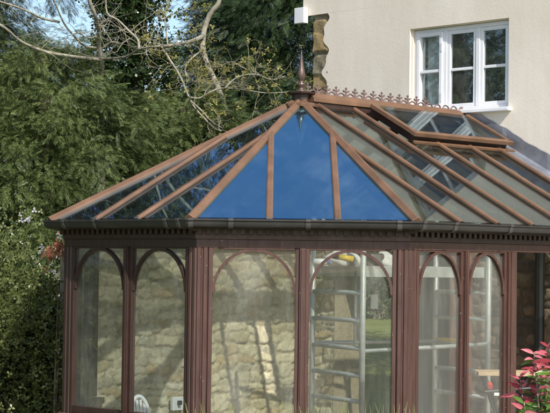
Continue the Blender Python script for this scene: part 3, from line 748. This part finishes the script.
def crown_points(n, c, radius_at, z0, z1, nbr, droop, spread, seed):
    """limbs leave the trunk; tufts sit along their outer halves; fronds fan out of every tuft"""
    r = np.random.default_rng(seed); nl = max(40, nbr//5)
    zb = z0+(z1-z0)*r.random(nl); az = r.random(nl)*2*math.pi
    R = np.array([radius_at((z-z0)/(z1-z0)) for z in zb])*r.uniform(.70, 1.10, nl)
    w = R+.15; k = r.choice(nl, nbr, p=w/w.sum()); t = np.clip(r.beta(2.6, 1.1, nbr), .15, 1.03)
    a = az[k]; lat = r.normal(0, 1, nbr)*(.12+.22*R[k]*t)
    cz = zb[k]+R[k]*(.22*t-droop*t*t)+r.normal(0, .13, nbr)
    C_ = np.stack([c[0]+np.cos(a)*R[k]*t-np.sin(a)*lat, c[1]+np.sin(a)*R[k]*t+np.cos(a)*lat, cz], 1)
    out = np.stack([np.cos(a), np.sin(a), np.full(nbr, -droop)], 1)
    q = r.integers(nbr, size=n); g = r.normal(0, 1, (n, 3)); g[:, 2] = g[:, 2]*.62
    sz = spread*r.uniform(.6, 1.25, nbr)[q][:, None]
    P = C_[q]+g*sz*.5+out[q]*sz*.2; P[:, 2] -= droop*.55*sz[:, 0]*np.abs(g[:, 0])
    D_ = g*.55+out[q]*.8+r.normal(0, .35, (n, 3)); D_[:, 2] -= droop*.7
    return P, D_, (zb, az, R)
def conifer(name, label, c, rad, z0, z1, n, nbr, droop, spread, size, m, seed, prof, trunk_r=.16, limbs=26, kind='feather', rollamp=.6):
    t_ = thing(name, label, 'tree', (c[0], c[1], gz(*c)))
    P, Dd, (zb, az, R) = crown_points(n, c, lambda s: rad*prof(s), z0, z1, nbr, droop, spread, seed)
    keep = P[:, 2] > gz(*c)+.05; P, Dd = P[keep], Dd[keep]
    r = np.random.default_rng(seed+1)
    scatter('crown', P, Dd, size*r.uniform(.6, 1.3, len(P)), kind, m, t_, rollamp)
    g0 = gz(*c); tr = MB(); zt = [g0-.1+(z1-g0)*.96*i/8 for i in range(9)]
    tr.tube([(c[0]+.05*math.sin(z*1.3), c[1]+.05*math.cos(z*1.1), z) for z in zt], [trunk_r*(1-.9*i/8)*(1.25 if i == 0 else 1) for i in range(9)], 10)
    tro = tr.build('trunk', M['bark'], t_, 0, True)
    for i in range(min(limbs, 9)):
        lb = MB()
        a = az[i]; pts = []
        for s in (0, .3, .6, .85):
            pts.append((c[0]+math.cos(a)*R[i]*s, c[1]+math.sin(a)*R[i]*s, zb[i]+R[i]*(.25*s-droop*s*s)))
        lb.tube(pts, [.035, .024, .014, .006], 5)
        lb.build('limb', M['bark'], t_, 0, True)
    return t_
cone = lambda s: (1-s)**.75*(1 if s > .06 else .8)
bush = lambda s: math.sqrt(max(0, 1-(s*1.0)**2.2))
def wide(z0, z1, pts):                       # crown radius read off a list of (height, radius)
    hs, rs = zip(*pts); return lambda q: float(np.interp(z0+q*(z1-z0), hs, rs))
conifer('weeping_cypress', 'tall grey-green weeping conifer filling the left edge', (-4.75, 5.2), 1, .8, 13, 120000, 3200, .55, .34, .135, M['cypress'], 21, wide(.8, 13, [(.8, 2.5), (3.6, 2.35), (4.2, 1.95), (5.5, 1.85), (6.4, 2.4), (8.5, 2.2), (13, .3)]))
conifer('golden_cypress', 'bright yellow-green feathery conifer in front of the taller trees', (-2.6, 4.0), 1, .5, 4.2, 80000, 1000, .22, .26, .105, M['golden'], 22, wide(.5, 4.2, [(.5, 1.6), (2, 1.7), (3, 1.35), (3.7, .9), (4.2, .2)]), limbs=12)
conifer('golden_cypress', 'low yellow-green conifer rising just behind the left roof slope', (-1.35, 6.2), 1, .9, 3.85, 42000, 560, .22, .26, .11, M['golden'], 28, wide(.9, 3.85, [(.9, 1.3), (2.6, 1.2), (3.4, .8), (3.85, .2)]), limbs=10)
conifer('dark_conifer', 'dark spreading conifer behind the roof finial and house corner', (.45, 9.4), 1, 2.3, 9.5, 70000, 1150, .26, .42, .15, M['darkcon'], 23, wide(2.3, 9.5, [(2.3, 2.2), (3.4, 2.1), (4.2, 1.65), (5.6, 1.55), (9.5, .1)]), rollamp=.9)
conifer('dark_conifer', 'yellow-green conifer far to the left, mirrored in the upstairs window', (-7.2, .6), 1, .5, 10.5, 48000, 1300, .3, .55, .17, M['golden'], 24, wide(.5, 10.5, [(.5, 3), (6, 2.8), (10.5, .2)]))
conifer('ivy_clad_tree', 'ivy-smothered tree of dark round leaves left of the sky gap', (-1.93, 7.2), 1, .8, 9.0, 26000, 700, .1, .24, .055, M['ivy'], 25, wide(.8, 9.0, [(.8, .45), (3.4, .36), (4.2, .46), (5.0, .32), (6, .42), (7.5, .5), (9.0, .3)]), .2, 20, 'ovate', 1.2)
conifer('blue_conifer', 'small-topped dark conifer against the sky near the leaning limb', (-.75, 11.5), 1, 2, 7.3, 16000, 220, .3, .36, .16, M['darkcon'], 26, wide(2, 7.3, [(2, 1.2), (5, .7), (7.3, .1)]))
conifer('dark_conifer', 'short dark conifer showing only in the gaps of the yellow-green one', (-3.4, 8.2), 1, .8, 4.45, 26000, 420, .3, .45, .17, M['darkcon'], 29, wide(.8, 4.45, [(.8, 1.9), (3, 1.8), (4.45, .5)]))
# garden shrub at the lower left
def shrub(name, label, c, rx, ry, h, n, size, m, seed, kind='ovate', z0=.15, cat='shrub', stems=10, shell=.72):
    r = np.random.default_rng(seed); t_ = thing(name, label, cat, (c[0], c[1], 0))
    nb = 70; ca = r.normal(size=(nb, 3)); ca /= np.linalg.norm(ca, axis=1, keepdims=True); ca[:, 2] = np.abs(ca[:, 2])*1.0-.25*(r.random(nb) < .5)
    k = r.integers(nb, size=n); d = ca[k]+r.normal(0, .17, (n, 3)); L = r.uniform(shell, 1.06, n)*(.88+.16*r.random(nb)[k])
    P = np.stack([c[0]+d[:, 0]*rx*L, c[1]+d[:, 1]*ry*L, z0+(h-z0)*.42+d[:, 2]*(h-z0)*.58*L], 1); P = P[P[:, 2] > .02]
    Dd = (P-np.array([c[0], c[1], h*.35]))+r.normal(0, .5, P.shape); Dd[:, 2] += .3
    scatter('foliage', P, Dd, size*r.uniform(.6, 1.3, len(P)), kind, m, t_, 1.3)
    sb = MB()
    for i in range(stems):
        a = r.uniform(0, 6.3); q = .7; sb.tube([(c[0], c[1], 0), (c[0]+.3*rx*math.cos(a), c[1]+.3*ry*math.sin(a), h*.4), (c[0]+q*rx*math.cos(a), c[1]+q*ry*math.sin(a), h*.8)], [.014, .009, .004], 5)
    sb.build('stems', M['bark'], t_); return t_
shrub('garden_shrub', 'olive-green leafy shrub beside the left corner of the conservatory', (-3.0, .9), .98, .95, 2.15, 30000, .034, M['shrub'], 31)
shrub('garden_shrub', 'darker green shrub low against the left corner post', (-2.48, 1.2), .46, .42, 1.80, 9000, .036, M['ivy'], 36)
shrub('blossom_shrub', 'pale shrub with white blossom behind the olive-green shrub', (-2.60, 2.0), .62, .3, 2.45, 300, .028, M['blossom'], 32, 'ovate')
shrub('red_leaved_shrub', 'orange-red leaved shrub peeping out beside the corner post', (-2.09, .80), .10, .12, 2.14, 60, .034, M['orange'], 33, 'ovate', 1.80, 'shrub', 2)

# backdrop hedge beyond the lawn
hr = np.random.default_rng(40); n = 60000
hd = thing('boundary_hedge', 'dark mixed hedge closing the far side of the lawn', 'hedge', (0, 17, .95))
hx = hr.uniform(-7, 6, n); top = 3.1+.35*np.sin(hx*1.3)+.3*np.sin(hx*3.1+1)
hzv = .9+(top-.9)*np.sqrt(hr.random(n)); P = np.stack([hx, 16.5+hr.normal(0, .45, n), hzv], 1)
Dd = hr.normal(0, 1, (n, 3)); Dd[:, 1] -= .6
scatter('foliage', P, Dd, .085*hr.uniform(.6, 1.3, n), 'ovate', M['darkcon'], hd, 1.3)
MB().box((-7, 16.35, .8), (6, 16.65, 2.5)).build('woody_core', M['bark'], hd)

# ---- bare / budding trees with hand-laid limbs (x, z read at a depth y)
CAM = Vector((-.201, -13.633, 1.945)); PIT = .033; ROL = .013; FPX = 1670.8
def at(px, py, y):
    X = (px-275)/FPX; Y = -(py-206.5)/FPX
    X, Y = math.cos(ROL)*X-math.sin(ROL)*Y, math.sin(ROL)*X+math.cos(ROL)*Y
    d = Vector((X, math.cos(PIT)-Y*math.sin(PIT), math.sin(PIT)+Y*math.cos(PIT)))
    return CAM+d*((y-CAM.y)/d.y)
def jig(pts, k=2):                           # Catmull-like subdivision with slight wobble
    out = []
    for i in range(len(pts)-1):
        p0 = pts[max(i-1, 0)]; p1, p2 = pts[i], pts[i+1]; p3 = pts[min(i+2, len(pts)-1)]
        for j in range(k):
            t = j/k; out.append(.5*((2*p1)+(p2-p0)*t+(2*p0-5*p1+4*p2-p3)*t*t+(3*p1-p0-3*p2+p3)*t*t*t))
    out.append(pts[-1]); return out
def limb(mb, pl, y0, y1, r0, r1, k=3):
    n = len(pl); pts = [at(p[0], p[1], y0+(y1-y0)*i/(n-1)+.06*math.sin(i*2.3)) for i, p in enumerate(pl)]
    pts = jig(pts, k); m_ = len(pts); rs = [r0+(r1-r0)*(i/(m_-1)) for i in range(m_)]; mb.tube(pts, rs, 7); return pts
def twigs(mb, pts, n, L, r, rr, depth=1, up=.2, tips=None):
    for _ in range(n):
        p = rr.choice(pts[1:]); d = Vector((rr.gauss(0, 1), rr.gauss(0, .5), rr.gauss(up, .8))).normalized()
        q = [p]; dd = d.copy(); l = L*rr.uniform(.5, 1.2)
        for j in range(5):
            dd = (dd+Vector((rr.gauss(0, .28), rr.gauss(0, .25), rr.gauss(.03, .28)))).normalized(); q.append(q[-1]+dd*l/5)
        mb.tube(q, [r, r*.85, r*.7, r*.55, r*.45, r*.3], 4, False)
        if tips is not None: tips += q[2:]
        if depth > 0: twigs(mb, q, 3, L*.5, r*.55, rr, depth-1, up, tips)
def tree_from(name, label, base, limbs_, bark, leaf=None, nleaf=0, leafsize=.045, seed=1, twig=(6, .6, .006), cat='tree'):
    rr = random.Random(seed); t_ = thing(name, label, cat, base); first = True; tips = []
    for pl, y0, y1, r0, r1, tw in limbs_:
        if first:
            mb = MB(); p = limb(mb, pl, y0, y1, r0, r1)
            mb.tube([Vector(base)-Z*.1, Vector(base)*.6+p[0]*.4+Z*.0, p[0]], [r0*1.9, r0*1.3, r0], 9); first = False
            twigs(mb, p, tw, twig[1], twig[2], rr, 1, .1, tips); mb.build('trunk', bark, t_, 0, True); continue
        else: br = MB(); p = limb(br, pl, y0, y1, r0, r1)
        twigs(br, p, tw, twig[1], twig[2], rr, 1, .1, tips)
        br.build('limb', bark, t_, 0, True)
    if leaf:
        P = np.array([tuple(rr.choice(tips)) for _ in range(nleaf)])+rng.normal(0, .03, (nleaf, 3))
        Dd = rng.normal(0, 1, (nleaf, 3)); Dd[:, 2] -= .3
        scatter('leaves', P, Dd, leafsize*rng.uniform(.5, 1.3, nleaf), 'ovate', leaf, t_, 1.2)
    return t_
tree_from('bare_tree', 'bare tree with long arching limb crossing the sky gap', (-2.15, 4.35, 0), [
    ([(104, 150), (101, 90), (101, 62), (99, 45), (99, 30), (94, 12), (88, -6), (78, -70), (85, -160), (80, -260)], 4.3, 2.6, 0.0282, 0.0158, 14),
    ([(101, 60), (85, 58), (62, 55), (40, 50), (20, 41), (5, 28), (-12, 18), (-40, 0)], 3.85, 2.4, 0.0185, 0.0114, 7),
    ([(101, 59), (125, 57), (140, 49), (160, 46)], 3.85, 2.8, 0.0141, 0.0097, 6),
    ([(88, -10), (60, -60), (40, -130), (20, -200)], 3.0, 2.2, 0.0176, 0.0079, 12),
    ([(86, -60), (120, -110), (140, -170), (170, -220)], 3.0, 2.8, 0.0158, 0.0079, 12),
    ([(99, 48), (85, 46), (75, 37), (65, 25), (58, 10), (50, -10)], 3.85, 3.4, 0.0132, 0.0079, 5),
    ([(60, 22), (42, 18), (25, 10), (5, 3), (-20, -4)], 3.4, 3.0, 0.0141, 0.0088, 8),
    ([(139, 49), (138, 40), (130, 32), (118, 20), (107, 13), (106, -6)], 2.9, 3.2, 0.0141, 0.0088, 6),
    ([(100, 50), (112, 42), (120, 44), (130, 38)], 3.85, 3.4, 0.0106, 0.0053, 5),
    ([(100, 35), (88, 38), (78, 33), (68, 36)], 3.85, 3.4, 0.0088, 0.0044, 5),
], M['greybark'], seed=4, twig=(6, .55, .0040))
tree_from('budding_tree', 'budding tree with leaning trunk and yellow young leaves', (.0, 6.4, .1), [
    ([(235, 160), (222, 100), (205, 60), (203, 36), (210, 14), (222, -8), (226, -90), (215, -200)], 6.6, 6.9, .046, .022, 7),
    ([(203, 36), (192, 41), (178, 44), (165, 46), (158, 44)], 6.7, 5.0, .028, .013, 8),
    ([(160, 45), (170, 60), (180, 76), (188, 95), (195, 108), (205, 119), (214, 128), (221, 131)], 5.2, 4.6, .014, .008, 8),
    ([(189, 97), (200, 98), (212, 91), (226, 88), (246, 90), (266, 93), (288, 92)], 4.9, 5.2, .011, .005, 10),
    ([(192, 102), (203, 112), (211, 121), (222, 128)], 4.8, 4.7, .011, .006, 5),
    ([(203, 60), (215, 68), (232, 62), (248, 70), (262, 66)], 6.6, 5.6, .010, .006, 12),
    ([(203, 50), (190, 60), (185, 72), (196, 82), (215, 80)], 6.6, 5.5, .012, .006, 12),
    ([(168, 46), (166, 30), (165, 12), (172, -6)], 5.1, 5.4, .009, .008, 6),
    ([(225, 88), (236, 78), (255, 74), (272, 80), (285, 76)], 5.0, 5.3, .009, .005, 10),
    ([(222, -40), (180, -90), (140, -120), (90, -150)], 6.5, 5.4, .025, .012, 10),
    ([(216, -20), (190, -70), (165, -130), (150, -210)], 6.5, 5.8, .022, .010, 10),
], M['greybark'], M['catkin'], 1100, .032, 9, (7, .50, .0036))

# ---- red leaved shrub close by, lower right
def leaves(name, specs, m, parent, L0=.12):
    """curved pointed leaves: (base, direction, length)"""
    mb = MB()
    for p, d, L in specs:
        d = d.normalized(); s = d.cross(Vector((random.gauss(0, .4), random.gauss(-1, .4), random.gauss(.6, .4)))).normalized(); n = s.cross(d).normalized(); K = 6; o = len(mb.v)
        for i in range(K+1):
            t = i/K; w = L*.135*math.sin(math.pi*min(1, t**.8*.98+.02)); c = p+d*L*t-Z*L*.22*t*t
            mb.v += [c+s*w+n*w*.45, c, c-s*w+n*w*.45]
        for i in range(K):
            for j in (0, 1): a = o+i*3+j; mb.f.append((a, a+1, a+4, a+3))
    return mb.build(name, m, parent, 0, True, False)
ph = thing('red_leaved_bush', 'bush with glossy pinkish-red young leaves at the lower right', 'bush', (1.42, -3.6, 0))
rr = random.Random(12); red = []; green = []; stm = MB()
tips_ = [(534, 352), (548, 345), (520, 378), (538, 370), (552, 360), (545, 392), (524, 402), (560, 380), (535, 415), (556, 408), (575, 365), (585, 395), (570, 420), (600, 410)]
for i, (px, py) in enumerate(tips_):
    tp = at(px, py, -3.6+rr.uniform(-.22, .22)); base = Vector((1.42+rr.uniform(-.05, .12), -3.6, 0))
    mid = base*.45+tp*.55+Vector((rr.uniform(-.03, .03), 0, -.03)); stm.tube([base, mid, tp], [.010, .007, .0035], 6)
    for k_ in range(13):
        a = k_*2.4+rr.random(); d = Vector((math.cos(a), math.sin(a), rr.uniform(-.1, .9)))
        (red if (rr.random() < (.95 if py < 400 else .5)) else green).append((tp-Z*.012*k_, d, rr.uniform(.06, .125)))
    for k_ in range(12):
        t = rr.uniform(.35, .93); c = mid*(1-t)+tp*t if t > .3 else mid; a = rr.uniform(0, 6.3)
        green.append((c, Vector((math.cos(a), math.sin(a), rr.uniform(-.2, .5))), rr.uniform(.07, .12)))
stm.build('stems', M['bark'], ph, 0, True); leaves('red_leaves', red, M['redleaf'], ph); leaves('green_leaves', green, M['greenleaf'], ph)
# ---- clumps of sword leaves under the centre windows
spots = [(-.62, 'leftmost of the sword-leaf clumps, tips just showing under the centre windows'), (-.12, 'second sword-leaf clump from the left under the centre windows'), (.28, 'third sword-leaf clump from the left under the centre windows'), (.66, 'rightmost sword-leaf clump, below the right corner post')]
for i, (x, lab) in enumerate(spots):
    cl = thing('sword_leaf_clump', lab, 'plant', (x, -2.45, 0), 'clumps of sword leaves in front of the conservatory'); mb = MB(); rr = random.Random(50+i)
    for k_ in range(90):
        p = Vector((x+rr.gauss(0, .13), -2.45+rr.gauss(0, .06), .0)); h_ = rr.uniform(.80, 1.04); ln = Vector((rr.gauss(0, .10), rr.gauss(0, .05), 0)); w = rr.uniform(.004, .008)
        a = rr.uniform(0, 3.1); sd = Vector((math.cos(a), math.sin(a), 0)); o = len(mb.v)
        for j in range(5):
            t = j/4; c = p+Z*h_*t+ln*t*t; ww = w*(1-t**3*.9); mb.v += [c+sd*ww, c-sd*ww]
        for j in range(4): a_ = o+2*j; mb.f.append((a_, a_+1, a_+3, a_+2))
    mb.build('leaves', M['blade'], cl, 0, True, False)

# ------------------------------------------------------------------ light, sky, camera
SUN = Vector((.42, -.907, 0)).normalized(); EL = math.radians(42)
w = bpy.data.worlds.new('World'); SC.world = w; w.use_nodes = True; nt = w.node_tree
sk = nt.nodes.new('ShaderNodeTexSky'); sk.sky_type = 'NISHITA'; sk.sun_disc = False
sk.sun_elevation = EL; sk.sun_rotation = math.atan2(SUN.x, SUN.y); sk.ozone_density = 2.5; sk.air_density = 1.0; sk.dust_density = 1.6
nt.links.new(sk.outputs[0], nt.nodes['Background'].inputs[0]); nt.nodes['Background'].inputs[1].default_value = .15
sd = bpy.data.lights.new('sun', 'SUN'); sd.energy = 4.0; sd.angle = math.radians(.55); sd.color = (1, .95, .87)
so = bpy.data.objects.new('sun', sd); COL.objects.link(so)
dirv = -(SUN*math.cos(EL)+Z*math.sin(EL)); so.rotation_euler = dirv.to_track_quat('-Z', 'Y').to_euler()
cd = bpy.data.cameras.new('camera'); co_ = bpy.data.objects.new('camera', cd); COL.objects.link(co_); SC.camera = co_
fw = Vector((0, math.cos(PIT), math.sin(PIT))); rt = Vector((1, 0, 0)); upv = rt.cross(fw)
cr_, sr_ = math.cos(ROL), math.sin(ROL); X_ = rt*cr_+upv*sr_; Y_ = upv*cr_-rt*sr_
co_.matrix_world = Matrix.Translation(CAM) @ Matrix((X_, Y_, -fw)).transposed().to_4x4()
cd.sensor_width = 36; cd.lens = FPX/550*36; cd.clip_end = 2000; cd.clip_start = .1
SC.view_settings.view_transform = 'Standard'; SC.view_settings.look = 'None'; SC.view_settings.gamma = 1; SC.view_settings.exposure = .42
SC.render.engine = 'CYCLES'; SC.cycles.transparent_max_bounces = 24; SC.cycles.max_bounces = 8
